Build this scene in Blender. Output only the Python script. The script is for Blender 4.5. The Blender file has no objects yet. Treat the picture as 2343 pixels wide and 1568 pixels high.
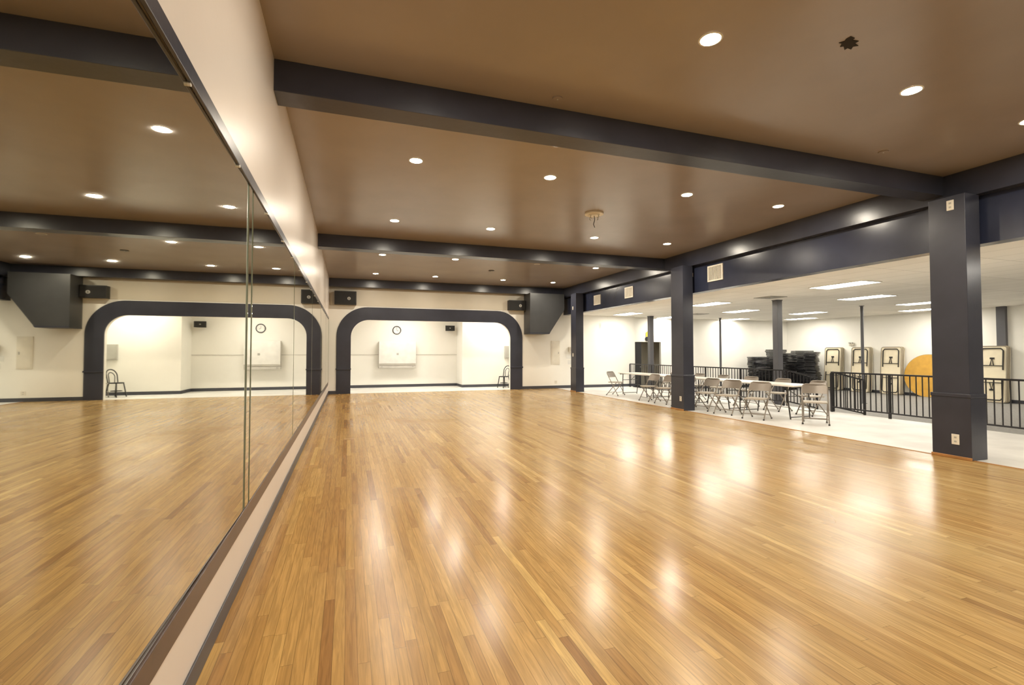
import bpy, bmesh, math, random
from mathutils import Vector, Matrix
random.seed(7)
C = bpy.context.scene.collection
H = 1.45
def S(v): return v*H
def ZC(v): return (1+v)*H      # height given relative to the eye level, in units of H

# ------------------------------------------------------------ materials
def newmat(name):
    m = bpy.data.materials.new(name); m.use_nodes = True
    nt = m.node_tree; b = nt.nodes['Principled BSDF']
    return m, nt, b
def mat(name, col, rough=0.6, metal=0.0, var=0.06, scale=4.0, bump=0.0, bscale=60.0, coat=0.0, spec=None):
    m, nt, b = newmat(name)
    N = nt.nodes; L = nt.links
    tc = N.new('ShaderNodeTexCoord')
    n = N.new('ShaderNodeTexNoise'); n.inputs['Scale'].default_value = scale; n.inputs['Detail'].default_value = 4
    L.new(tc.outputs['Object'], n.inputs['Vector'])
    r = N.new('ShaderNodeValToRGB')
    r.color_ramp.elements[0].position = 0.3; r.color_ramp.elements[1].position = 0.7
    r.color_ramp.elements[0].color = (*[max(0, c*(1-var)) for c in col], 1)
    r.color_ramp.elements[1].color = (*[min(1, c*(1+var)) for c in col], 1)
    L.new(n.outputs['Fac'], r.inputs['Fac']); L.new(r.outputs['Color'], b.inputs['Base Color'])
    b.inputs['Roughness'].default_value = rough; b.inputs['Metallic'].default_value = metal
    if spec is not None: b.inputs['Specular IOR Level'].default_value = spec
    if coat: b.inputs['Coat Weight'].default_value = coat; b.inputs['Coat Roughness'].default_value = 0.15
    if bump:
        n2 = N.new('ShaderNodeTexNoise'); n2.inputs['Scale'].default_value = bscale; n2.inputs['Detail'].default_value = 3
        L.new(tc.outputs['Object'], n2.inputs['Vector'])
        bp = N.new('ShaderNodeBump'); bp.inputs['Strength'].default_value = bump; bp.inputs['Distance'].default_value = 0.01
        L.new(n2.outputs['Fac'], bp.inputs['Height']); L.new(bp.outputs['Normal'], b.inputs['Normal'])
    return m
def emis(name, col, strength, base=(0.9,0.9,0.9)):
    m, nt, b = newmat(name)
    b.inputs['Base Color'].default_value = (*base, 1)
    b.inputs['Emission Color'].default_value = (*col, 1); b.inputs['Emission Strength'].default_value = strength
    return m
def wood_floor():
    m, nt, b = newmat('oak_strip_floor'); N = nt.nodes; L = nt.links
    def M(op, a, c=None, d=None):
        n = N.new('ShaderNodeMath'); n.operation = op
        for i, v in enumerate((a, c, d)):
            if v is None: continue
            if isinstance(v, (int, float)): n.inputs[i].default_value = v
            else: L.new(v, n.inputs[i])
        return n.outputs[0]
    g = N.new('ShaderNodeNewGeometry'); sp = N.new('ShaderNodeSeparateXYZ'); L.new(g.outputs['Position'], sp.inputs[0])
    x, y = sp.outputs['X'], sp.outputs['Y']
    W, Ln = 0.057, 1.25
    rx = M('DIVIDE', x, W); row = M('FLOOR', rx); fx = M('FRACT', rx)
    w1 = N.new('ShaderNodeTexWhiteNoise'); w1.noise_dimensions = '1D'; L.new(row, w1.inputs['W'])
    off = M('MULTIPLY', w1.outputs['Value'], 7.3)
    ry = M('ADD', M('DIVIDE', y, Ln), off); col = M('FLOOR', ry); fy = M('FRACT', ry)
    cv = N.new('ShaderNodeCombineXYZ'); L.new(row, cv.inputs[0]); L.new(col, cv.inputs[1])
    w2 = N.new('ShaderNodeTexWhiteNoise'); w2.noise_dimensions = '2D'; L.new(cv.outputs[0], w2.inputs['Vector'])
    tone = M('ADD', M('MULTIPLY', w2.outputs['Value'], .75), M('MULTIPLY', w1.outputs['Value'], .25))
    def ramp(stops):
        r = N.new('ShaderNodeValToRGB'); e = r.color_ramp.elements
        e[0].position = 0; e[0].color = (*stops[0][1], 1); e[1].position = 1; e[1].color = (*stops[-1][1], 1)
        for p, c in stops[1:-1]:
            k = e.new(p); k.color = (*c, 1)
        L.new(tone, r.inputs['Fac']); return r
    r1 = ramp([(0, (.28,.132,.038)), (.16, (.375,.20,.060)), (.5, (.435,.248,.076)), (.82, (.49,.285,.090)), (1, (.62,.40,.135))])
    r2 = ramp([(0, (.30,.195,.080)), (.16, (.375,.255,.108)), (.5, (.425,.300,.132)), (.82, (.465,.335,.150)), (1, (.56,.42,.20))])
    gv = N.new('ShaderNodeCombineXYZ'); L.new(M('MULTIPLY', x, 55), gv.inputs[0]); L.new(M('MULTIPLY', y, 3.0), gv.inputs[1]); L.new(M('MULTIPLY', w2.outputs['Value'], 40), gv.inputs[2])
    gn = N.new('ShaderNodeTexNoise'); gn.inputs['Scale'].default_value = 1; gn.inputs['Detail'].default_value = 5; gn.inputs['Distortion'].default_value = 1.2
    L.new(gv.outputs[0], gn.inputs['Vector'])
    gr = N.new('ShaderNodeMapRange'); gr.inputs['From Min'].default_value = .35; gr.inputs['From Max'].default_value = .65
    gr.inputs['To Min'].default_value = .80; gr.inputs['To Max'].default_value = 1.14
    L.new(gn.outputs['Fac'], gr.inputs['Value'])
    wn = N.new('ShaderNodeTexNoise'); wn.inputs['Scale'].default_value = 0.55; wn.inputs['Detail'].default_value = 2
    L.new(g.outputs['Position'], wn.inputs['Vector'])
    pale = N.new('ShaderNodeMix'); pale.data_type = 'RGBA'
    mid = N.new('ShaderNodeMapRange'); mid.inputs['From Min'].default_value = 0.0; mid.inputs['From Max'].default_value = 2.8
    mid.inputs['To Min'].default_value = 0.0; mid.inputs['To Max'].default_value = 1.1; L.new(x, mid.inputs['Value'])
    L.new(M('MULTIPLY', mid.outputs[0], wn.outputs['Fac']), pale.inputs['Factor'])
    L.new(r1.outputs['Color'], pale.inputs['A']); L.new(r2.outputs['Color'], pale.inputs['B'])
    mx = N.new('ShaderNodeMix'); mx.data_type = 'RGBA'; mx.blend_type = 'MULTIPLY'; mx.inputs['Factor'].default_value = 1
    L.new(pale.outputs['Result'], mx.inputs['A'])
    cg = N.new('ShaderNodeCombineColor'); [L.new(gr.outputs[0], cg.inputs[i]) for i in range(3)]
    L.new(cg.outputs[0], mx.inputs['B'])
    # seams
    ex = M('MINIMUM', fx, M('SUBTRACT', 1, fx)); ey = M('MULTIPLY', M('MINIMUM', fy, M('SUBTRACT', 1, fy)), Ln/W)
    edge = M('MINIMUM', ex, ey)
    sm = N.new('ShaderNodeMapRange'); sm.inputs['From Min'].default_value = 0.0; sm.inputs['From Max'].default_value = 0.04
    sm.inputs['To Min'].default_value = .45; sm.inputs['To Max'].default_value = 1; L.new(edge, sm.inputs['Value'])
    cs = N.new('ShaderNodeCombineColor'); [L.new(sm.outputs[0], cs.inputs[i]) for i in range(3)]
    m2 = N.new('ShaderNodeMix'); m2.data_type = 'RGBA'; m2.blend_type = 'MULTIPLY'; m2.inputs['Factor'].default_value = 1
    L.new(mx.outputs['Result'], m2.inputs['A']); L.new(cs.outputs[0], m2.inputs['B'])
    L.new(m2.outputs['Result'], b.inputs['Base Color'])
    rr = N.new('ShaderNodeMapRange'); rr.inputs['From Min'].default_value = .3; rr.inputs['From Max'].default_value = .7
    rr.inputs['To Min'].default_value = .18; rr.inputs['To Max'].default_value = .30
    L.new(wn.outputs['Fac'], rr.inputs['Value']); L.new(rr.outputs[0], b.inputs['Roughness'])
    b.inputs['Specular IOR Level'].default_value = .30
    wv = N.new('ShaderNodeCombineXYZ'); L.new(M('MULTIPLY', x, 9), wv.inputs[0]); L.new(M('MULTIPLY', y, 1.6), wv.inputs[1])
    w3 = N.new('ShaderNodeTexNoise'); w3.inputs['Scale'].default_value = 1; w3.inputs['Detail'].default_value = 1; L.new(wv.outputs[0], w3.inputs['Vector'])
    hs = M('ADD', M('MULTIPLY', sm.outputs[0], 0.06), M('MULTIPLY', w3.outputs['Fac'], 1.0))
    bp = N.new('ShaderNodeBump'); bp.inputs['Strength'].default_value = .5; bp.inputs['Distance'].default_value = .0022
    L.new(hs, bp.inputs['Height']); L.new(bp.outputs['Normal'], b.inputs['Normal'])
    return m
def tile_ceiling():
    m, nt, b = newmat('acoustic_tiles'); N = nt.nodes; L = nt.links
    g = N.new('ShaderNodeNewGeometry')
    br = N.new('ShaderNodeTexBrick'); br.offset = 0; br.inputs['Scale'].default_value = 1
    br.inputs['Brick Width'].default_value = .61; br.inputs['Row Height'].default_value = 1.22; br.inputs['Mortar Size'].default_value = .012
    br.inputs['Color1'].default_value = (.92,.89,.82,1); br.inputs['Color2'].default_value = (.87,.84,.77,1); br.inputs['Mortar'].default_value = (.70,.67,.61,1)
    L.new(g.outputs['Position'], br.inputs['Vector']); L.new(br.outputs['Color'], b.inputs['Base Color'])
    b.inputs['Roughness'].default_value = .85
    return m

M_floor = wood_floor()
M_tile = tile_ceiling()
M_ceil = mat('brown_gloss_ceiling', (0.305,0.25,0.205), .26, var=.05, scale=1.2, bump=.20, bscale=2.0, spec=.6)
M_wallL = mat('pinkish_cream_paint', (0.73,0.67,0.615), .30, var=.02, scale=1.5, bump=.10, bscale=9)
M_wall = mat('cream_white_paint', (0.89,0.872,0.81), .5, var=.02, scale=1.5, bump=.03, bscale=9)
M_tan = mat('beige_paint', (0.60,0.555,0.46), .45, var=.03, scale=1.5)
M_navy = mat('dark_slate_gloss_paint', (0.037,0.040,0.058), .28, var=.15, scale=2, bump=.10, bscale=12)
M_navy2 = mat('dark_navy_paint', (0.024,0.029,0.054), .25, var=.15, scale=2, bump=.06, bscale=8)
M_base = mat('charcoal_baseboard_paint', (0.06,0.062,0.075), .4)
M_white = mat('white_floor_vinyl', (0.72,0.71,0.68), .45, var=.14, scale=1.3)
M_grey = mat('grey_carpet', (0.25,0.24,0.225), .9, var=.2, scale=30, bump=.3, bscale=200)
M_brown = mat('brown_ledge_wood', (0.075,0.048,0.042), .3, var=.2, scale=8)
M_metalw = mat('white_metal', (0.75,0.74,0.70), .35)
M_plate = mat('ivory_plastic', (0.78,0.74,0.64), .35)
M_dark = mat('black_plastic', (0.012,0.012,0.013), .45)
M_black = mat('black_metal', (0.015,0.014,0.016), .35)
M_grille = mat('black_grille_cloth', (0.02,0.02,0.02), .8, bump=.5, bscale=400)
M_chair = mat('taupe_metal', (0.26,0.225,0.19), .35, metal=.2)
M_seat = mat('beige_seat', (0.46,0.41,0.34), .5)
M_ttop = mat('off_white_laminate', (0.84,0.81,0.74), .3)
M_leg = mat('dark_grey_tube', (0.07,0.065,0.06), .35, metal=.5)
M_legb = mat('black_folded_leg_tube', (0.03,0.028,0.026), .4, metal=.3)
M_cream = mat('cream_laminate_underside', (0.76,0.68,0.50), .5)
M_edge = mat('tan_table_edge', (0.26,0.22,0.16), .5)
M_orange = mat('orange_varnished_wood', (0.58,0.32,0.04), .4, var=.1, scale=5)
M_post = mat('grey_painted_steel', (0.10,0.10,0.11), .4)
M_wtrim = mat('orange_oak_trim', (0.40,0.19,0.06), .35, var=.15)
M_paper = mat('paper', (0.8,0.8,0.76), .7)
M_slot = mat('dark_slot', (0.05,0.045,0.04), .6)
M_hole = mat('dark_torn_hole', (0.02,0.015,0.012), .9)
M_cabinet = mat('white_laminate', (0.84,0.83,0.79), .4)
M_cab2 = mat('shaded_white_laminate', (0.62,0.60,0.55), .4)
M_seam = mat('green_grey_glass_edge', (0.13,0.16,0.11), .3)
M_yellow = mat('yellow_ribbon', (0.75,0.6,0.05), .5)
M_gbox = mat('grey_enamel', (0.45,0.44,0.40), .4)
M_lamp = emis('downlight_glow', (1.0,0.90,0.74), 720)
M_dead = mat('unlit_bulb', (0.25,0.2,0.17), .4)
M_tube = emis('fluorescent_diffuser', (1.0,0.94,0.83), 31)
def mirror_mat():
    m, nt, b = newmat('silvered_glass'); N = nt.nodes; L = nt.links
    n = N.new('ShaderNodeTexNoise'); n.inputs['Scale'].default_value = 1.2
    r = N.new('ShaderNodeValToRGB'); r.color_ramp.elements[0].color = (.68,.68,.60,1); r.color_ramp.elements[1].color = (.72,.72,.64,1)
    L.new(n.outputs['Fac'], r.inputs['Fac']); L.new(r.outputs['Color'], b.inputs['Base Color'])
    b.inputs['Metallic'].default_value = 1; b.inputs['Roughness'].default_value = .015
    return m
M_mirror = mirror_mat()

# ------------------------------------------------------------ mesh helpers
class MB:
    def __init__(s): s.bm = bmesh.new()
    def box(s, x0, x1, y0, y1, z0, z1, bev=0):
        m = Matrix.Translation(((x0+x1)/2, (y0+y1)/2, (z0+z1)/2)) @ Matrix.Diagonal((abs(x1-x0), abs(y1-y0), abs(z1-z0), 1))
        r = bmesh.ops.create_cube(s.bm, size=1, matrix=m)
        if bev:
            es = list({e for v in r['verts'] for e in v.link_edges})
            bmesh.ops.bevel(s.bm, geom=es, offset=bev, segments=2, affect='EDGES', profile=.5)
        return s
    def prism(s, pts, axis, a, b):
        def P(p, t):
            if axis == 'y': return (p[0], t, p[1])
            if axis == 'x': return (t, p[0], p[1])
            return (p[0], p[1], t)
        A = [s.bm.verts.new(P(p, a)) for p in pts]; B = [s.bm.verts.new(P(p, b)) for p in pts]
        s.bm.faces.new(A); s.bm.faces.new(B[::-1]); n = len(pts)
        for i in range(n): s.bm.faces.new((A[i], B[i], B[(i+1)%n], A[(i+1)%n]))
        return s
    def tube(s, pts, r, seg=8, closed=False):
        pts = [Vector(p) for p in pts]; n = len(pts); rings = []
        up = None
        for i, p in enumerate(pts):
            if closed: t = (pts[(i+1)%n]-pts[i-1]).normalized()
            else: t = (pts[min(i+1,n-1)]-pts[max(i-1,0)]).normalized()
            if up is None: up = t.orthogonal().normalized()
            else:
                up = up - t*up.dot(t)
                up = up.normalized() if up.length > 1e-6 else t.orthogonal().normalized()
            w = t.cross(up)
            rings.append([s.bm.verts.new(p + (up*math.cos(2*math.pi*k/seg) + w*math.sin(2*math.pi*k/seg))*r) for k in range(seg)])
        for i in range(n if closed else n-1):
            a, b = rings[i], rings[(i+1)%n]
            for k in range(seg): s.bm.faces.new((a[k], a[(k+1)%seg], b[(k+1)%seg], b[k]))
        if not closed: s.bm.faces.new(rings[0][::-1]); s.bm.faces.new(rings[-1])
        return s
    def cyl(s, p0, p1, r, seg=20): return s.tube([p0, p1], r, seg)
    def build(s, name, m, parent=None, smooth=False):
        bmesh.ops.recalc_face_normals(s.bm, faces=s.bm.faces)
        me = bpy.data.meshes.new(name); s.bm.to_mesh(me); s.bm.free(); me.materials.append(m)
        if smooth:
            for p in me.polygons: p.use_smooth = True
            me.set_sharp_from_angle(angle=math.radians(40))
        o = bpy.data.objects.new(name, me); C.objects.link(o)
        if parent: o.parent = parent
        return o
def tag(o, label, cat, group=None):
    o['label'] = label; o['category'] = cat
    if group: o['group'] = group
    return o
def thing(name, label, cat, loc=(0,0,0), rz=0, group=None):
    o = bpy.data.objects.new(name, None); C.objects.link(o); o.location = loc; o.rotation_euler = (0,0,rz)
    o.empty_display_size = .1
    return tag(o, label, cat, group)
def struct(name, mb, m):
    o = mb.build(name, m); o['kind'] = 'structure'; return o
def dup(root, loc, rz, label, group=None, rot=None):
    r = root.copy(); C.objects.link(r); r.location = loc; r.rotation_euler = rot or (0,0,rz); r['label'] = label
    if group: r['group'] = group
    for ch in list(root.children):
        c = ch.copy(); C.objects.link(c); c.parent = r
        for g in ch.children:
            d = g.copy(); C.objects.link(d); d.parent = c
    return r

# ------------------------------------------------------------ dimensions
XL = S(-.43); XE = S(5.45); XH = S(5.62); XHO = S(5.86)
YB = S(12.3); YN = S(-2.6); ZCe = ZC(1.7455); ZH = ZC(1.03)
XR = S(14.2); XP = S(7.76); YB2 = S(12.6); ZS = -.22
ZB = ZC(1.554)

# floors
struct('floor', MB().box(XL, XE, YN, YB, -.4, 0), M_floor)
struct('floor_platform', MB().box(XE, XP, YN, YB, -.4, 0), M_white)
struct('floor_sunken', MB().box(XP, XR, YN, YB2, -.4, ZS), M_grey)
AL, AR = S(-.2), S(4.9)
struct('floor_alcove', MB().box(AL, AR, YB, S(14.2), -.4, 0), M_white)
# ceilings
struct('ceiling', MB().box(XL-.1, XHO, YN, YB+.1, ZCe, ZCe+.1), M_ceil)
struct('ceiling_side_room', MB().box(XHO, XR, YN, YB2, ZH+.02, ZH+.1), M_tile)
struct('ceiling_alcove', MB().box(AL, AR, YB+.14, S(14.2), ZC(1.2), ZC(1.2)+.1), M_wall)
# walls (the mirrors sit in a shallow recess of the left wall)
rec = XL-.07
struct('wall_left', MB().prism([(XL-.16, 0), (XL, 0), (XL, S(.30)), (rec, S(.30)), (rec, ZC(.765)), (XL, ZC(.765)), (XL, ZCe), (XL-.16, ZCe)], 'y', YN, YB+.1), M_wallL)
struct('wall_near', MB().box(XL-.1, XR, YN-.1, YN, -.4, ZCe), M_wall)
struct('wall_right', MB().box(XR, XR+.1, YN, YB2+.1, -.4, ZH+.1), M_wall)
# arch outline
def arch(xl, xr, top, r, n=14):
    p = [(xl, 0)]
    for i in range(n+1):
        a = math.pi - i/n*math.pi/2; p.append((xl+r+r*math.cos(a), top-r+r*math.sin(a)))
    for i in range(n+1):
        a = math.pi/2 - i/n*math.pi/2; p.append((xr-r+r*math.cos(a), top-r+r*math.sin(a)))
    p.append((xr, 0)); return p
inner = arch(S(.07), S(4.13), ZC(.785), S(.42))
outer = arch(S(-.257), S(4.47), ZC(1.095), S(.72))
XW = S(8.0)
struct('wall_back', MB().prism([(XL, 0)] + inner + [(XW, 0), (XW, ZCe), (XL, ZCe)], 'y', YB, YB+.14), M_wall)
struct('trim_1', MB().prism(outer + inner[::-1], 'y', YB-.035, YB-.001), M_navy)
# beige upper wall above the arch
up = MB().prism([(XL, ZC(1.12)), (S(5.4), ZC(1.12)), (S(5.4), ZB+.05), (XL, ZB+.05)], 'y', YB-.012, YB-.0005)
struct('trim_2', up, M_tan)
# chair-rail on jambs
struct('trim_3', MB().box(S(-.27), S(.08), YB-.06, YB-.036, S(.575), S(.61), .006), M_navy)
struct('trim_4', MB().box(S(4.12), S(4.485), YB-.06, YB-.036, S(.575), S(.61), .006), M_navy)
# alcove walls
struct('wall_alcove_back', MB().box(AL, S(3.08), S(14.2), S(14.2)+.1, 0, ZC(1.25)), M_wall)
struct('wall_alcove_bump', MB().box(S(3.08), AR, S(13.45), S(14.2)+.1, 0, ZC(1.25)), M_wall)
struct('wall_alcove_left', MB().box(AL-.1, AL, YB+.14, S(14.2)+.1, 0, ZC(1.25)), M_wall)
struct('wall_alcove_right', MB().box(AR, AR+.1, YB+.14, S(14.2)+.1, 0, ZC(1.25)), M_wall)
# back wall of side room with a doorway
dx0, dx1, dtop = S(8.12), S(9.12), S(1.31)
struct('wall_back_right', MB().prism([(XW, ZS), (dx0, ZS), (dx0, dtop), (dx1, dtop), (dx1, ZS), (XR, ZS), (XR, ZH+.1), (XW, ZH+.1)], 'y', YB2, YB2+.12), M_wall)
struct('wall_passage', MB().box(dx0-.3, dx1+.6, YB2+1.3, YB2+1.4, ZS, 2.4).box(dx0-.4, dx0-.3, YB2+.12, YB2+1.4, ZS, 2.4).box(dx1+.6, dx1+.7, YB2+.12, YB2+1.4, ZS, 2.4).box(dx0-.4,dx1+.7,YB2+.12,YB2+1.4,2.3,2.4), M_tan)
struct('floor_passage', MB().box(dx0-.3, dx1+.6, YB2, YB2+1.3, -.4, ZS), M_grey)
d = struct('door_1', MB().box(dx0+.02, dx0+.45, YB2+.03, YB2+.075, ZS+.005, dtop-.02, .004), M_dark)
MB().cyl((dx0+.40, YB2+.03, .8), (dx0+.40, YB2-.03, .8), .02).build('door_handle', M_metalw, d)
struct('wall_header', MB().box(S(5.70), XHO, YN, YB, ZH, ZCe), M_navy2)
struct('trim_5', MB().box(S(5.60), S(5.70), YN, YB, ZC(1.49), ZCe), M_navy)
# cross beams
for i, (y0, y1) in enumerate(((3.13, 3.32), (7.6, 7.82), (12.08, 12.29))):
    struct('trim_%d' % (6+i), MB().box(XL, S(5.60), S(y0), S(y1), ZB, ZCe, .004), M_navy)
# baseboards
struct('baseboard_left', MB().box(XL, XL+.010, YN, YB, 0, S(.068), .003), M_base)
bb = .11
struct('baseboard_back', MB().box(XL, S(-.26), YB-.015, YB, 0, bb).box(S(4.475), XW, YB-.015, YB, 0, bb), M_base)
struct('baseboard_alcove', MB().box(AL, S(3.08), S(14.2)-.015, S(14.2), 0, bb).box(S(3.07), AR, S(13.45)-.015, S(13.45), 0, bb).box(S(3.08)-.015, S(3.08), S(13.45), S(14.2), 0, bb), M_base)
struct('baseboard_right', MB().box(XR-.015, XR, YN, YB2, ZS, ZS+bb).box(dx1, XR, YB2-.015, YB2, ZS, ZS+bb), M_base)
struct('trim_9', MB().box(AL, S(3.08), S(14.2)-.015, S(14.2), ZC(-.085), ZC(-.065)), M_cab2)  # thin chair rail in alcove
# ramp down to the sunken floor
struct('trim_10', MB().prism([(XP, 0), (S(8.6), ZS), (XP, ZS)], 'y', S(6.02), S(6.85)), M_grey)
struct('trim_11', MB().box(XE-.02, XE+.02, YN, YB-.05, 0, .006), M_wtrim)

# ------------------------------------------------------------ mirrors
struct('trim_12', MB().box(XL, XL+.018, YN, S(12.0), ZC(.753), ZC(.805), .004), M_navy)
struct('trim_13', MB().box(XL, XL+.014, YN, S(12.0), S(.240), S(.31), .004), M_brown)
struct('trim_14', MB().box(rec, XL+.004, S(2.45)-.10, S(12.3), S(.302), ZC(.763)), M_seam)
struct('trim_15', MB().box(rec, rec+.006, YN, S(2.45)-.11, S(.302), ZC(.763)), M_seam)
seams = [-1.63, .42, 2.45, 4.37, 6.5, 8.55, 10.5, 12.0]
lab = ['large wall mirror panel beside the camera', 'nearest large wall mirror panel filling the left edge', 'second wall mirror panel past the wide vertical seam', 'third wall mirror panel from the camera',
       'fourth wall mirror panel from the camera', 'fifth wall mirror panel from the camera', 'last wall mirror panel beside the arched stage']
def mirror(a, b, label, clips=True, xa=0.0, xb=0.0):
    # xa, xb: offset of the glass from the wall plane at the near and far end
    rz = -math.atan2(xb-xa, b-a)
    t = thing('wall_mirror', label, 'mirror', (XL+.004+(xa+xb)/2, (a+b)/2, S(.31)), rz, 'mirror panels along the left wall')
    hl = (b-a)/2
    MB().box(0, .006, -hl, hl, .004, S(1.443)-.002, .0015).build('glass', M_mirror, t)
    if clips:
        for s in (-.6, .15, .8):
            MB().cyl((0, s*hl, S(1.443)-.004), (.018, s*hl, S(1.443)-.004), .009, 14).build('clip', M_metalw, t, True)
for i in range(7):
    xa, xb = ((-.022,-.022), (-.022,-.002))[i] if i < 2 else (0, 0)
    mirror(S(seams[i])+(.10 if i == 2 else .03), S(seams[i+1])-(.11 if i == 1 else .03), lab[i], True, xa, xb)
mirror(S(2.45)-.05, S(2.45)+.05, 'narrow mirror strip filling the wide vertical seam', False)

# ------------------------------------------------------------ columns
def column(y0, y1, label):
    x0, x1 = S(5.43), S(5.64)
    xc, yc = (x0+x1)/2, (y0+y1)/2; hx, hy = (x1-x0)/2, (y1-y0)/2
    t = thing('column', label, 'column', (xc, yc, 0), 0, 'square dark columns along the dance floor')
    MB().box(-hx, hx, -hy, hy, 0, ZC(1.49), .006).build('shaft', M_navy, t)
    MB().box(-hx-.02, hx+.02, -hy-.02, hy+.02, S(.575), S(.61), .006).build('moulding', M_navy, t)
    MB().box(-hx-.012, hx+.012, -hy-.012, hy+.012, 0, S(.575), .004).build('lower_cladding', M_navy, t)
    MB().box(-hx-.028, -hx-.012, -hy-.02, hy+.02, 0, .04, .006).build('base_trim', M_wtrim, t)
    return t
column(S(2.87), S(3.17), 'nearest square dark slate column, at the right edge of the wood floor')
column(S(6.88), S(7.2), 'middle square dark slate column beside the grey folding chairs')
column(S(10.98), S(11.27), 'farthest square dark slate column, near the back wall')
def outlet(y, z, face_x, label, w=.075, h=.12):
    t = thing('wall_plate', label, 'wall plate', (face_x, y, z))
    MB().box(-.008, 0, -w/2, w/2, -h/2, h/2, .003).build('plate', M_plate, t)
    for s in (-.028, .028):
        MB().box(-.011, -.008, -.014, .014, s-.012, s+.012, .001).build('socket', M_gbox, t)
cx = S(5.43)
outlet(S(2.985), ZC(1.40), cx, 'ivory device plate high on the nearest column', .085, .14)
outlet(S(2.985), S(.18), cx-.012, 'ivory outlet plate low on the nearest column', .09, .14)
outlet(S(11.15), ZC(1.12), cx, 'ivory plate high on the farthest column')
outlet(S(11.15), S(.93), cx, 'ivory switch plate halfway up the farthest column')
outlet(S(6.95), S(.2), cx-.012, 'outlet plate low on the middle column')
outlet(S(6.98), ZC(1.35), S(5.70), 'small ivory sensor plate on the header beside the middle column', .1, .1)

# air vents on header
def vent(y, z, w, h, label):
    t = thing('air_vent', label, 'vent', (S(5.70), y, z), 0, 'wall vents on the dark header')
    f = MB()
    f.box(-.02, 0, -w/2, w/2, h/2-.03, h/2).box(-.02, 0, -w/2, w/2, -h/2, -h/2+.03)
    f.box(-.02, 0, -w/2, -w/2+.03, -h/2+.03, h/2-.03).box(-.02, 0, w/2-.03, w/2, -h/2+.03, h/2-.03)
    bmesh.ops.remove_doubles(f.bm, verts=f.bm.verts, dist=.0001)
    f.build('frame', M_plate, t)
    MB().box(-.004, 0, -w/2+.03, w/2-.03, -h/2+.03, h/2-.03).build('backing', M_slot, t)
    n = 11
    for i in range(n):
        yy = -w/2+.03+(w-.06)*(i+.5)/n
        MB().box(-.016, -.004, yy-.009, yy+.009, -h/2+.03, h/2-.03).build('slat', M_plate, t)
vent(S(6.4), ZC(1.30), .50, .38, 'largest beige louvred vent, just past the middle column')
vent(S(8.97), ZC(1.28), .46, .34, 'middle beige louvred vent on the dark header')
vent(S(10.36), ZC(1.26), .46, .34, 'farthest beige louvred vent on the dark header')

# ------------------------------------------------------------ downlights
def downlight(x, y, label, lit=True):
    t = thing('ceiling_downlight', label, 'ceiling light', (S(x), S(y), ZCe), 0, 'recessed downlights in the brown ceiling')
    r = MB(); n = 32
    ring = [(.078,-.001), (.094,-.001), (.094,-.003), (.088,-.006), (.078,-.006)]
    vs = [[r.bm.verts.new((a*math.cos(2*math.pi*k/n), a*math.sin(2*math.pi*k/n), z)) for k in range(n)] for a, z in ring]
    for i in range(5):
        for k in range(n): r.bm.faces.new((vs[i][k], vs[i][(k+1)%n], vs[(i+1)%5][(k+1)%n], vs[(i+1)%5][k]))
    r.build('trim_ring', M_metalw, t, True)
    l = MB(); l.bm.faces.new([l.bm.verts.new((.079*math.cos(-2*math.pi*k/20), .079*math.sin(-2*math.pi*k/20), -.0055)) for k in range(20)])
    me = bpy.data.meshes.new('lens'); l.bm.to_mesh(me); l.bm.free(); me.materials.append(M_lamp if lit else M_dead)
    o = bpy.data.objects.new('lens', me); C.objects.link(o); o.parent = t
xs = [.574, 1.9, 3.545, 4.86]; names = ['closest to the mirrored wall', 'second from the mirrored wall', 'third from the mirrored wall', 'closest to the columns']
rows = [(-.2, 'row above the camera'), (2.15, 'row before the nearest beam'), (4.405, 'first row past the nearest beam'), (6.53, 'row just before the middle beam'), (8.9, 'first row past the middle beam'), (11.1, 'last row before the arch')]
for y, rn in rows:
    for i, x in enumerate(xs):
        lit = not (y == 8.9 and i == 2)
        downlight(x, y, ('recessed downlight, ' if lit else 'unlit dark recessed downlight, ') + rn + ', ' + names[i], lit)

# ceiling canopy with chain
t = thing('ceiling_canopy', 'round cream ceiling canopy with loose wires hanging, fixture missing', 'ceiling mount', (S(2.92), S(5.38), ZCe))
MB().tube([(0,0,0),(0,0,-.025)], .17, 32).build('plate', M_plate, t)
MB().tube([(0,0,-.025),(0,0,-.05)], .10, 28).build('hub', M_plate, t)
for a in range(4):
    ang = a*math.pi/2+.4; r = .09
    MB().tube([(r*math.cos(ang), r*math.sin(ang), -.04), (r*1.2*math.cos(ang), r*1.2*math.sin(ang), -.09), (r*.9*math.cos(ang), r*.9*math.sin(ang), -.11)], .008, 6).build('hook', M_gbox, t)
MB().tube([(0,0,-.05), (.01,.0,-.12), (-.01,.01,-.2), (.01,0,-.26)], .007, 6).build('wire', M_slot, t)
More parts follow.
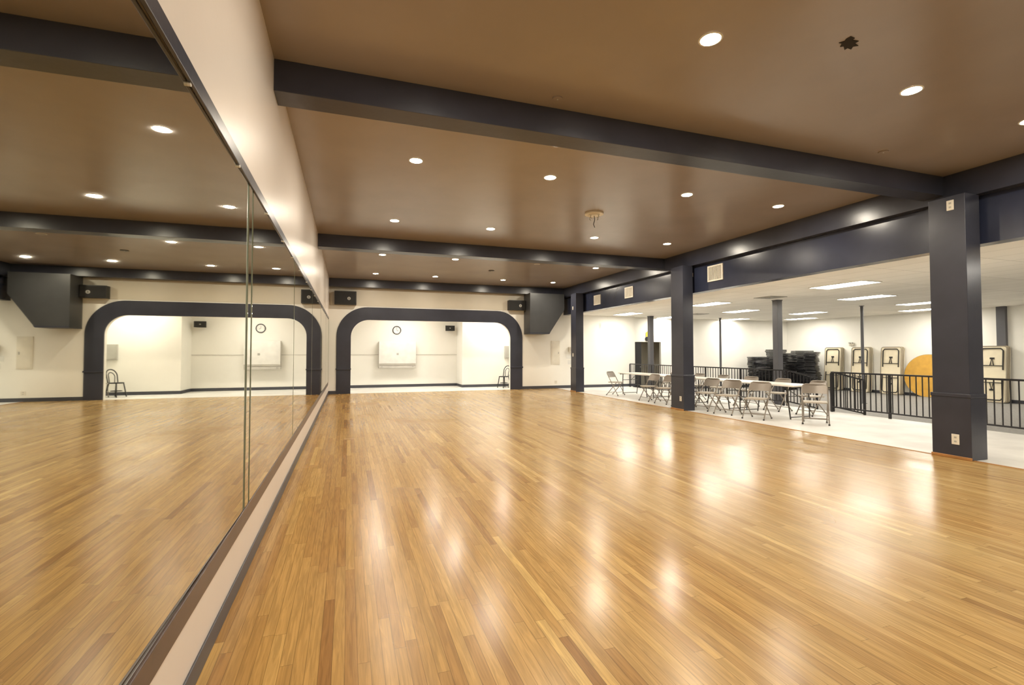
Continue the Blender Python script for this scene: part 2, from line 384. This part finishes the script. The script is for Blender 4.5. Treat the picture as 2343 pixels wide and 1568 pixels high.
# torn hole
hp = [(-.13,-.045),(-.06,-.055),(-.05,-.035),(.03,-.06),(.04,-.03),(.12,-.035),(.09,-.005),(.13,.02),(.07,.03),(.08,.055),(.0,.04),(-.02,.06),(-.07,.035),(-.11,.045),(-.09,.01),(-.12,-.01)]
o = MB().prism([(p[0]*.75*math.cos(.3)-p[1]*math.sin(.3), p[0]*.75*math.sin(.3)+p[1]*math.cos(.3)) for p in hp], 'z', -.004, 0).build('ceiling_hole', M_hole); o.location = (S(2.67), S(1.93), ZCe-.0005)
tag(o, 'ragged dark torn patch in the brown ceiling between two downlights', 'hole')
def cover(x, y, r, m, label):
    t = thing('ceiling_cover_plate', label, 'cover plate', (S(x), S(y), ZCe))
    MB().tube([(0,0,0),(0,0,-.012)], r, 28).build('plate', m, t)
    MB().tube([(0,0,-.012),(0,0,-.016)], r*.15, 12).build('screw', M_gbox, t)
cover(4.4, 2.9, .055, M_ceil, 'small round brown cover plate on ceiling by the nearest beam')
cover(2.9, 9.9, .09, M_slot, 'dark round cover plate in the ceiling between middle and last beam')
cover(1.35, 3.0, .05, M_ceil, 'small brown painted cover plate on ceiling before the nearest beam')

# ------------------------------------------------------------ side room: troffers, diffusers, posts
ZT = ZH+.02
def troffer(x, y, label, z=None):
    z = ZT if z is None else z
    t = thing('fluorescent_ceiling_light', label, 'ceiling light', (S(x), S(y), z), 0, 'fluorescent ceiling panels in the side room')
    w, l = .29, .60
    f = MB().box(-w-.02, -w, -l-.02, l+.02, -.02, 0).box(w, w+.02, -l-.02, l+.02, -.02, 0).box(-w, w, -l-.02, -l, -.02, 0).box(-w, w, l, l+.02, -.02, 0)
    bmesh.ops.remove_doubles(f.bm, verts=f.bm.verts, dist=.0001)
    f.build('frame', M_metalw, t)
    MB().box(-w, w, -l, l, -.014, -.002).build('diffuser', M_tube, t)
tr = [(7.25,5.4,'largest lit fluorescent panel in the white tile ceiling'), (9.3,6.5,'long fluorescent panel just behind the largest one'), (7.4,8.5,'fluorescent panel right of the middle column'),
      (9.4,9.7,'fluorescent panel above the thick grey post'), (11.5,6.85,'fluorescent panel half hidden by the nearest column'), (13.3,7.95,'fluorescent panel closest to the leaning tables'),
      (11.55,9.6,'fluorescent panel right of the thick grey post'), (13.3,11.3,'fluorescent panel above the piled black chairs'), (11.6,12.2,'small distant fluorescent panel by the thin pipe post'),
      (9.1,12.1,'small distant fluorescent panel over the doorway'), (7.2,11.4,'fluorescent panel between farthest and middle columns'), (7.25,1.6,'fluorescent panel near the camera, right of the header'),
      (10.5,2.5,'fluorescent panel over the open carpet to the right'), (13.3,4.2,'fluorescent panel near the right wall beyond the railing')]
for a in tr: troffer(*a)
t0 = thing('alcove_ceiling_light', 'ceiling light panel inside the arched alcove', 'ceiling light', (S(1.5), S(13.2), ZC(1.2)))
MB().box(-.62, .62, -.3, .3, -.03, 0, .004).build('frame', M_metalw, t0)
MB().box(-.58, .58, -.27, .27, -.036, -.03).build('diffuser', emis('alcove_diffuser', (1,.95,.86), 29), t0)
t1 = dup(t0, (S(3.9), S(12.95), ZC(1.2)), 0, 'second ceiling light panel inside the arched alcove')
def diffuser(x, y, label):
    t = thing('ceiling_diffuser', label, 'vent', (S(x), S(y), ZT), 0, 'air diffusers in the tile ceiling')
    for i, r in enumerate((.29, .22, .15, .08)):
        m = MB(); z0, z1 = -.004-.003*i, 0
        m.box(-r, r, -r, -r+.035, z0-.01, z1).box(-r, r, r-.035, r, z0-.01, z1).box(-r, -r+.035, -r+.035, r-.035, z0-.01, z1).box(r-.035, r, -r+.035, r-.035, z0-.01, z1)
        bmesh.ops.remove_doubles(m.bm, verts=m.bm.verts, dist=.0001)
        m.build('louvre_ring', M_gbox, t)
    MB().box(-.25, .25, -.25, .25, -.003, 0).build('backing', M_slot, t)
diffuser(7.6, 7.1, 'square grey air diffuser beside the panel above the tables')
diffuser(9.1, 10.9, 'small square air diffuser over the far tables')
diffuser(11.6, 5.0, 'square grey air diffuser right of the nearest column')
def post(x, y, w, label, round_=False):
    t = thing('support_post', label, 'post', (S(x), S(y), ZS))
    h = ZT-ZS
    if round_:
        MB().cyl((0,0,0), (0,0,h-.02), w/2, 16).build('shaft', M_post, t, True)
    else:
        MB().box(-w/2, w/2, -w/2, w/2, 0, h-.02, .005).build('shaft', M_post, t)
    MB().box(-w*.56, w*.56, -w*.56, w*.56, h-.02, h, .002).build('cap_plate', M_post, t)
    MB().box(-w*.8, w*.8, -w*.8, w*.8, 0, .015, .002).build('base_plate', M_post, t)
post(8.15, 7.45, .18, 'thick square grey post standing behind the tables')
post(8.3, 11.95, .18, 'square grey post left of the doorway')
post(10.75, 11.9, .09, 'thin round dark pipe post by the back wall', True)
post(10.95, 7.75, .09, 'thin round dark pipe post in front of the leaning tables', True)
tp = thing('wall_pilaster', 'dark pilaster on the right wall behind the last leaning table', 'post', (XR, S(6.85), ZS))
MB().box(-.12, -.001, -.12, .12, 0, ZT-ZS, .004).build('shaft', M_post, tp)
MB().box(-.14, -.001, -.15, .15, 0, .12, .004).build('base', M_base, tp)

# ------------------------------------------------------------ railings
def railing(label, p0, p1, z0, z1, base0, base1, post_every=1.5, gap=.115, name='railing'):
    p0 = Vector(p0); p1 = Vector(p1); Lh = (p1-p0).length; dirn = (p1-p0)/Lh
    t = thing(name, label, 'railing', (p0.x, p0.y, base0), 0, 'black metal guard railings')
    def at(s, z): q = dirn*s; return (q.x, q.y, z-base0)
    lerp = lambda a, b, s: a+(b-a)*s/Lh
    def bar(z0_, z1_, w, h):
        m = MB(); vs = []
        nrm = Vector((-dirn.y, dirn.x))*w/2
        for s, z in ((0, z0_), (Lh, z1_)):
            for sg, dz in ((-1,-h/2),(1,-h/2),(1,h/2),(-1,h/2)):
                q = dirn*s + nrm*sg; vs.append(m.bm.verts.new((q.x, q.y, z-base0+dz)))
        m.bm.faces.new(vs[:4]); m.bm.faces.new(vs[4:][::-1])
        for k in range(4): m.bm.faces.new((vs[k], vs[4+k], vs[4+(k+1)%4], vs[(k+1)%4]))
        return m
    bar(z0, z1, .045, .035).build('top_rail', M_black, t)
    bar(base0+.12, base1+.12, .04, .03).build('bottom_rail', M_black, t)
    npost = max(1, round(Lh/post_every)); posts = [Lh*i/npost for i in range(npost+1)]
    for s in posts:
        zz = lerp(z0, z1, s); bz = lerp(base0, base1, s); x, y, _ = at(s, 0); w = .022
        MB().box(x-w, x+w, y-w, y+w, bz-base0, zz-base0-.0175, .002).build('post', M_black, t)
    n = int(Lh/gap)
    for i in range(1, n):
        s = Lh*i/n
        if min(abs(s-q) for q in posts) < .04: continue
        zz = lerp(z0, z1, s); bz = lerp(base0, base1, s); x, y, _ = at(s, 0); w = .008
        MB().box(x-w, x+w, y-w, y+w, bz-base0+.13, zz-base0-.015).build('baluster', M_black, t)
    return t
XRl = S(7.70); RH = S(.66)
railing('nearest black metal railing running behind the nearest column', (XRl, S(2.3)), (XRl, S(5.98)), RH, RH, 0, 0)
railing('far black metal railing behind the tables', (XRl, S(6.93)), (XRl, S(12.1)), RH, RH, 0, 0)
railing('short black handrail sloping down the ramp, nearer one', (XRl+.09, S(6.0)), (S(8.5), S(6.0)), RH, RH+ZS, 0, ZS, 1.5, name='ramp_railing')
railing('short black handrail sloping down the ramp, farther one', (XRl+.09, S(6.9)), (S(8.5), S(6.9)), RH, RH+ZS, 0, ZS, 1.5, name='ramp_railing')

# ------------------------------------------------------------ folding tables (set up)
def rrect(w, l, r, n=6):
    p = []
    for cx_, cy_, a0 in ((w-r, l-r, 0), (-w+r, l-r, 90), (-w+r, -l+r, 180), (w-r, -l+r, 270)):
        for k in range(n+1):
            a = math.radians(a0+90*k/n); p.append((cx_+r*math.cos(a), cy_+r*math.sin(a)))
    return p
TL = 1.74
def make_table():
    t = thing('folding_table', '', 'table')
    MB().prism(rrect(.375, TL/2-.005, .04), 'z', .715, .745).build('tabletop', M_ttop, t)
    for s in (-1, 1):
        a, b = sorted((s*(TL/2-.06), s*(TL/2-.09)))
        MB().box(-.33, .33, a, b, .685, .715).build('apron', M_leg, t)
    for sy in (-1, 1):
        y = sy*(TL/2-.22)
        for sx in (-1, 1):
            MB().tube([(sx*.30, y, .715), (sx*.30, y+sy*.02, .4), (sx*.27, y+sy*.05, .014)], .014, 8).build('leg', M_leg, t, True)
        MB().tube([(-.27, y+sy*.05, .06), (.27, y+sy*.05, .06)], .011, 8).build('crossbar', M_leg, t, True)
        MB().tube([(-.3, y+sy*.01, .5), (.3, y+sy*.01, .5)], .009, 8).build('crossbar', M_leg, t, True)
        MB().tube([(0, y, .5), (0, sy*.22, .715)], .009, 8).build('brace', M_leg, t, True)
    return t
tb = make_table(); TX = S(6.36); TY0 = S(5.32)
tl = ['white-topped folding table nearest the camera in the row', 'second white-topped folding table in the row, behind the middle column', 'third white-topped folding table in the row', 'farthest white-topped folding table in the row']
for i in range(4):
    loc = (TX, TY0+TL*(i+.5), 0)
    if i == 0: tb.location = loc; tb['label'] = tl[0]; tb['group'] = 'folding tables set end to end'
    else: dup(tb, loc, 0, tl[i], 'folding tables set end to end')

# ------------------------------------------------------------ grey folding chairs
def make_folding_chair():
    t = thing('folding_chair', '', 'chair')
    R = .0125
    def F(s): # along the main frame, s 0 foot ..1 top
        return (.20-.44*s, .79*s)
    for sx in (-1, 1):
        a = F(.0); b = F(.56)
        MB().tube([(sx*.225, a[0], a[1]+.012), (sx*.225, b[0], b[1])], R, 8).build('leg', M_chair, t, True)
        MB().tube([(sx*.205, -.24, .012), (sx*.205, .13, .425)], R, 8).build('leg', M_chair, t, True)
        MB().tube([(sx*.225, a[0], 0.0), (sx*.225, a[0], .03)], .017, 8).build('foot_cap', M_dark, t)
        MB().tube([(sx*.205, -.24, 0), (sx*.205, -.24, .03)], .017, 8).build('foot_cap', M_dark, t)
    b = F(.56); pts = [(-.225, b[0], b[1])]
    for k in range(9):
        a = math.pi - math.pi*k/8
        cxx = (-.225+.09) if k < 4 else (.225-.09)
        if k == 4: continue
        s = (.79-.09+.09*math.sin(a))/.79; q = F(s)
        pts.append((cxx+.09*math.cos(a), q[0], q[1]))
    pts.append((.225, b[0], b[1]))
    MB().tube(pts, R, 8).build('back_frame', M_chair, t, True)
    m = MB(); n = 8; rows_ = []
    for z0 in (.60, .775):
        yy = .20-.44*z0/.79
        rows_.append([m.bm.verts.new((-.215+.43*k/n, yy-.03*math.sin(math.pi*k/n)+.0, z0)) for k in range(n+1)])
        rows_.append([m.bm.verts.new((-.215+.43*k/n, yy-.03*math.sin(math.pi*k/n)+.014, z0)) for k in range(n+1)])
    a, b2, c, d_ = rows_
    for k in range(n):
        for p, q in ((a, c), (c, d_), (d_, b2), (b2, a)): m.bm.faces.new((p[k], p[k+1], q[k+1], q[k]))
    m.bm.faces.new((a[0], c[0], d_[0], b2[0])); m.bm.faces.new((a[n], b2[n], d_[n], c[n]))
    m.build('backrest', M_chair, t, True)
    MB().prism(rrect(.205, .20, .06), 'z', .425, .45).build('seat', M_seat, t)
    MB().tube([(-.205, -.17, .09), (.205, -.17, .09)], .008, 8).build('crossbar', M_chair, t, True)
    MB().tube([(-.225, .145, .11), (.225, .145, .11)], .008, 8).build('crossbar', M_chair, t, True)
    return t
ch = make_folding_chair()
def face(dx, dy): return math.atan2(-dx, dy)
chairs = [
 (6.2,5.06, face(-.75,-.65), 'grey metal folding chair nearest the camera, at the end of the tables'),
 (5.83,5.72, face(-.9,-.35), 'grey metal folding chair second from the camera on the dance floor side'),
 (5.82,6.30, face(-.95,-.25), 'grey metal folding chair just right of the middle column'),
 (5.85,6.82, face(-1,-.1), 'grey metal folding chair close beside the right face of the middle column'),
 (5.83,7.4, face(-1,-.1), 'grey metal folding chair mostly hidden behind the middle column'),
 (5.85,7.95, face(-1,-.15), 'grey metal folding chair first left of the middle column'),
 (5.86,8.5, face(-1,-.05), 'grey metal folding chair second left of the middle column'),
 (5.92,9.9, face(.5,-.9), 'farthest grey metal folding chair, at the far end of the tables'),
 (6.96,5.75, face(-1,.1), 'grey metal folding chair behind the near table, nearest the ramp'),
 (6.97,6.4, face(-1,0), 'grey metal folding chair behind the near table, in front of the thick post'),
 (6.98,7.1, face(-1,-.05), 'grey metal folding chair behind the second table'),
 (6.97,7.8, face(-1,.05), 'grey metal folding chair behind the third table, closer end'),
 (6.98,8.5, face(-1,0), 'grey metal folding chair behind the third table, farther end'),
 (6.97,9.3, face(-1,0), 'grey metal folding chair behind the farthest table'),
]
for i, (x, y, rz, l) in enumerate(chairs):
    if i == 0: ch.location = (S(x), S(y), 0); ch.rotation_euler = (0,0,rz); ch['label'] = l; ch['group'] = 'grey folding chairs around the tables'
    else: dup(ch, (S(x), S(y), 0), rz, l, 'grey folding chairs around the tables')

# ------------------------------------------------------------ piles of black folding chairs (folded flat)
def make_flat():
    t = thing('folded_chair', '', 'chair')
    pts = rrect(.46, .22, .08, 4)
    MB().tube([(p[0], p[1], .016) for p in pts], .015, 6, True).build('frame', M_black, t, True)
    for s in (-1, 1): MB().tube([(-.44, s*.185, .040), (.2, s*.185, .040)], .012, 6).build('leg', M_black, t)
    MB().box(-.24, .2, -.20, .20, .006, .052, .012).build('seat', M_dark, t)
    MB().box(.25, .45, -.20, .20, .004, .046, .012).build('backrest', M_dark, t)
    return t
fl = make_flat(); used = False
piles = [(12.40,12.05,0,26,'left pile by the back wall'), (13.19,12.1,.05,32,'tallest pile in the corner'), (13.82,11.66,math.pi/2,31,'pile against the right wall'), (12.8,11.38,.25,29,'front pile before the corner'), (13.40,11.0,.5,30,'pile next to the leaning tables')]
for x, y, rz, n, nm in piles:
    ox = oy = 0
    for k in range(n):
        ox = max(-.04, min(.04, ox+random.uniform(-.03,.03))); oy = max(-.03, min(.03, oy+random.uniform(-.025,.025)))
        loc = (S(x)+ox, S(y)+oy, ZS+.001+k*.056)
        r = rz + random.uniform(-.09,.09) + (math.pi if random.random() < .5 else 0)
        l = ('topmost ' if k == n-1 else '') + 'black folded chair lying flat in the ' + nm
        if not used: fl.location = loc; fl.rotation_euler = (0,0,r); fl['label'] = l; fl['group'] = nm+' of black chairs'; used = True
        else: dup(fl, loc, r, l, nm+' of black chairs')

# ------------------------------------------------------------ leaning folded tables on the right wall
def make_lean():
    t = thing('folded_table', '', 'table')
    h, w = 1.88, .385
    MB().prism([(p[0], p[1]+h/2) for p in rrect(w, h/2, .09)], 'x', -.022, 0).build('tabletop', M_cream, t)
    ring = rrect(w-.012, h/2-.012, .085)
    MB().tube([(-.026, p[0], p[1]+h/2) for p in ring], .013, 6, True).build('edge_rail', M_edge, t, True)
    for s in (0, 1):
        f = (lambda z: z) if s == 0 else (lambda z: h-z)
        u = [(-.045, -.29, f(.80)), (-.045, -.29, f(.16)), (-.045, -.23, f(.09)), (-.045, .23, f(.09)), (-.045, .29, f(.16)), (-.045, .29, f(.80))]
        MB().tube(u, .019, 6).build('leg', M_legb, t, True)
        MB().tube([(-.045, -.29, f(.66)), (-.045, .29, f(.66))], .013, 6).build('crossbar', M_legb, t)
        MB().tube([(-.045, -.05, f(.66)), (-.045, 0, f(.42)), (-.045, .05, f(.66))], .014, 6).build('brace', M_legb, t)
        MB().box(-.04, -.022, -.06, .06, f(.42)-.03, f(.42)+.03, .003).build('hinge', M_legb, t)
    return t
ln = make_lean(); used = False
def lean(y, n, nm, extra=0):
    global used
    for k in range(n):
        x = XR-.17-k*.075-extra
        l = ('front' if k == n-1 else ('rear' if k == 0 else 'middle')) + ' cream folding table leaning ' + nm
        loc = (x, y, ZS+.003); rot = (0, math.radians(4.2), 0)
        if not used: ln.location = loc; ln.rotation_euler = rot; ln['label'] = l; ln['group'] = 'cream tables folded against the right wall'; used = True
        else: dup(ln, loc, 0, l, 'cream tables folded against the right wall', rot)
lean(S(10.84), 3, 'next to the black chair piles')
lean(S(10.0), 3, 'between the black chairs and the orange table')
lean(S(9.17), 3, 'just left of the round orange table')
lean(S(6.96), 3, 'in the rightmost group past the nearest column', .06)
t = thing('round_table', 'round orange wooden tabletop leaning on the right wall behind the nearest column', 'table', (XR-.20, S(8.34), ZS+.003))
t.rotation_euler = (0, math.radians(5.5), 0)
rr_ = .79
MB().tube([(-.022, 0, rr_), (0, 0, rr_)], rr_, 64).build('tabletop', M_orange, t)
ringp = [(-.012, rr_*1.002*math.cos(2*math.pi*k/64), rr_+rr_*.998*math.sin(2*math.pi*k/64)) for k in range(64)]
MB().tube(ringp, .0115, 6, True).build('edge_band', M_edge, t)

# ------------------------------------------------------------ alcove objects
YA = S(14.2)
t = thing('wall_clock', 'round black-rimmed wall clock above the white cabinet', 'clock', (S(1.33), YA, ZC(.627)))
n = 40
ringp = [(.16*math.cos(2*math.pi*k/n), -.02, .16*math.sin(2*math.pi*k/n)) for k in range(n)]
MB().tube(ringp, .017, 8, True).build('rim', M_dark, t, True)
MB().tube([(0,0,0),(0,-.014,0)], .155, 40).build('face', M_cabinet, t)
mk = MB()
for k in range(12):
    a = 2*math.pi*k/12; c_, s_ = math.cos(a), math.sin(a)
    mk.tube([(.115*s_, -.016, .115*c_), (.137*s_, -.016, .137*c_)], .005 if k % 3 else .008, 4)
mk.build('hour_marks', M_dark, t)
MB().tube([(0,-.02,0), (.065*math.sin(2.1), -.02, .065*math.cos(2.1))], .006, 6).build('hour_hand', M_dark, t)
MB().tube([(0,-.024,0), (.105*math.sin(-.1), -.024, .105*math.cos(-.1))], .004, 6).build('minute_hand', M_dark, t)
t = thing('wall_cabinet', 'white square wall cabinet under the clock', 'cabinet', (S(1.34), YA-.016, ZC(-.455)))
w = .745
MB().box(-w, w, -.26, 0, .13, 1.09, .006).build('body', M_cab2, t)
MB().box(-w+.005, w-.005, -.278, -.262, .19, 1.085, .004).build('door', M_cabinet, t)
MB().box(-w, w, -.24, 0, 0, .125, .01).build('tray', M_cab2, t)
for s in (-1, 1):
    MB().tube([(s*.62, -.24, .06), (s*.62, -.275, .06)], .022, 12).build('knob', M_gbox, t)
MB().box(-.04, .04, -.29, -.278, .54, .62, .004).build('latch', M_gbox, t)
t = thing('wall_speaker', 'small black speaker on a bracket beside the clock', 'speaker', (S(2.83), YA, ZC(.70)))
MB().prism([(-.2,-.36), (.2,-.36), (.14,-.12), (-.14,-.12)], 'z', -.11, .11).build('cabinet', M_dark, t)
MB().box(-.185, .185, -.372, -.361, -.095, .095, .004).build('grille', M_grille, t)
MB().box(-.03, .03, -.12, 0, -.03, .03).build('bracket', M_dark, t)
MB().box(-.025, .025, -.376, -.372, -.02, .02).build('badge', M_gbox, t)
t = thing('electrical_box', 'grey electrical box on the alcove wall above the chairs', 'electrical box', (S(4.5), S(13.45)+.003, ZC(-.18)))
MB().box(-.24, .24, -.1, 0, 0, .52, .005).build('body', M_gbox, t)
MB().box(-.2, .2, -.108, -.1, .04, .48, .003).build('door', M_gbox, t)
t = thing('bentwood_chair', 'black bentwood chair with looped back in the alcove corner', 'chair', (S(4.16), S(12.95), 0), face(-.9,-.4))
MB().tube([(0,0,.44),(0,0,.47)], .20, 28).build('seat', M_dark, t, True)
for sx, sy in ((-1,1),(1,1)):
    MB().tube([(sx*.13, sy*.13, .44), (sx*.18, sy*.19, 0)], .017, 8).build('leg', M_dark, t, True)
for sx in (-1, 1):
    MB().tube([(sx*.13, -.14, .44), (sx*.18, -.22, 0)], .017, 8).build('leg', M_dark, t, True)
lp = [(-.17, -.12, .46)] + [(-.19*math.cos(math.pi*k/10), -.17-.06*math.sin(math.pi*k/10), .70+.19*math.sin(math.pi*k/10)) for k in range(11)] + [(.17, -.12, .46)]
MB().tube(lp, .016, 8).build('back_frame', M_dark, t, True)
lp = [(-.09, -.15, .46)] + [(-.11*math.cos(math.pi*k/10), -.17-.05*math.sin(math.pi*k/10), .66+.13*math.sin(math.pi*k/10)) for k in range(11)] + [(.09, -.15, .46)]
MB().tube(lp, .012, 8).build('back_loop', M_dark, t, True)
MB().tube([(.15*math.cos(2*math.pi*k/20), .15*math.sin(2*math.pi*k/20), .2) for k in range(20)], .009, 6, True).build('ring_stretcher', M_dark, t)
dup(ch, (S(4.50), S(12.98), 0), face(-.5,-.85), 'grey folding chair standing behind the bentwood chair in the alcove', 'chairs in the alcove')

# ------------------------------------------------------------ black boxes above the arch
def wallbox(x, z, w, h, label):
    t = thing('wall_loudspeaker', label, 'speaker', (x, YB-.012, z))
    MB().box(-w/2, w/2, -.25, 0, 0, h, .008).build('cabinet', M_dark, t)
    MB().box(-w/2+.03, w/2-.03, -.262, -.25, .03, h-.03, .004).build('grille', M_grille, t)
    b = MB().tube([(w*.16, -.262, h*.45), (w*.16, -.27, h*.45)], .055, 20).build('badge', M_gbox, t)
    m = MB()
    for dz, r in ((-.017, .018), (.017, .015)):
        m.tube([(w*.16+r*math.cos(2*math.pi*k/14), -.272, h*.45+dz+r*math.sin(2*math.pi*k/14)) for k in range(14)], .005, 6, True)
    m.build('badge_mark', M_dark, b)
wallbox(S(-.06), ZC(1.135), .72, .46, 'wide black loudspeaker above the arch, beside the mirrored wall')
wallbox(S(4.28), ZC(1.12), .68, .38, 'wide black loudspeaker above the right end of the arch')
t = thing('duct_housing', 'dark sloping duct housing hanging beside the arch', 'duct', (S(4.98), YB-.35, ZC(.48)))
x0 = S(4.98)
poly = [(S(4.52)-x0, 0), (S(5.06)-x0, 0), (S(5.50)-x0, S(.65)), (S(5.50)-x0, ZB-ZC(.48)), (S(4.52)-x0, ZB-ZC(.48))]
MB().prism(poly, 'y', -.35, .349).build('housing', mat('charcoal_grey_paint', (.055,.057,.06), .4), t)
MB().prism([(S(4.52)-x0, 0), (S(5.06)-x0, 0), (S(5.09)-x0, .05), (S(4.52)-x0, .05)], 'y', -.36, -.351).build('lower_flange', M_navy, t)

# things on the back wall right of arch
t = thing('breaker_panel', 'cream breaker panel cover set in the wall right of the arch', 'electrical panel', (S(5.45), YB, ZC(-.34)))
MB().box(-.19, .19, -.02, 0, 0, .95, .004).build('frame', M_plate, t)
MB().box(-.155, .155, -.026, -.02, .04, .91, .003).build('door', M_plate, t)
MB().box(.11, .14, -.034, -.026, .42, .5).build('latch', M_gbox, t)
t = thing('control_box', 'small beige control box beside the farthest column', 'control box', (S(5.98), YB, ZC(.0)))
MB().box(-.2, .2, -.09, 0, 0, .2, .006).build('body', M_tan, t); MB().box(-.12, .12, -.096, -.09, .06, .15).build('window', M_slot, t)
for i, (x, z) in enumerate(((5.85,-.19),(6.02,-.2),(5.9,-.34))):
    o = MB().box(-.105, .105, -.003, .002, 0, .17).build('paper_notice', M_paper); o.location = (S(x), YB, ZC(z))
    tag(o, ['upper left', 'upper right', 'lower'][i]+' paper notice taped under the beige control box', 'notice', 'paper notices behind the farthest column')
def plateY(x, z, label, w=.08, h=.12):
    t = thing('wall_plate', label, 'wall plate', (x, YB, z))
    MB().box(-w/2, w/2, -.008, 0, -h/2, h/2, .002).build('plate', M_plate, t)
    for s in (-.028,.028): MB().box(-.014, .014, -.011, -.008, s-.012, s+.012).build('socket', M_gbox, t)
plateY(S(5.46), S(.17), 'outlet plate low on the back wall under the breaker panel', .12, .12)
plateY(S(6.85), ZC(.75), 'small beige box high on the back wall right of farthest column', .1, .22)
t = thing('wall_ornament', 'small dark wall ornament with yellow ribbon above the doorway', 'ornament', (S(8.62), YB2, ZC(.33)))
MB().tube([(0,0,.1),(0,-.03,.1)], .10, 20).build('plaque', M_dark, t)
MB().prism([(-.06,.2),(.06,.2),(.09,.36),(.03,.44),(-.06,.38)], 'y', -.03, 0).build('ribbon', M_yellow, t)
t = thing('emergency_light', 'small beige emergency light on the right wall above the leaning tables', 'wall light', (XR, S(10.35), ZC(.23)))
MB().box(-.06, .003, -.1, .1, -.06, .06, .008).build('body', M_tan, t)
for s in (-.06, .06): MB().tube([(-.06, s, .06), (-.11, s, .06)], .035, 16).build('lamp_head', M_gbox, t)

# ------------------------------------------------------------ world, camera
w = bpy.data.worlds.new('World'); bpy.context.scene.world = w; w.use_nodes = True
w.node_tree.nodes['Background'].inputs[0].default_value = (.9,.85,.75,1); w.node_tree.nodes['Background'].inputs[1].default_value = .3
cam = bpy.data.cameras.new('camera'); co = bpy.data.objects.new('camera', cam); C.objects.link(co)
cam.sensor_width = 36; cam.lens = 36*1106/2343; cam.clip_start = .02
co.location = (0, 0, H); co.rotation_euler = (math.radians(90+1.6), 0, math.radians(-18.77)); cam.shift_y = -.0038
bpy.context.scene.camera = co
bpy.context.scene.view_settings.view_transform = 'Standard'
bpy.context.scene.view_settings.exposure = 0
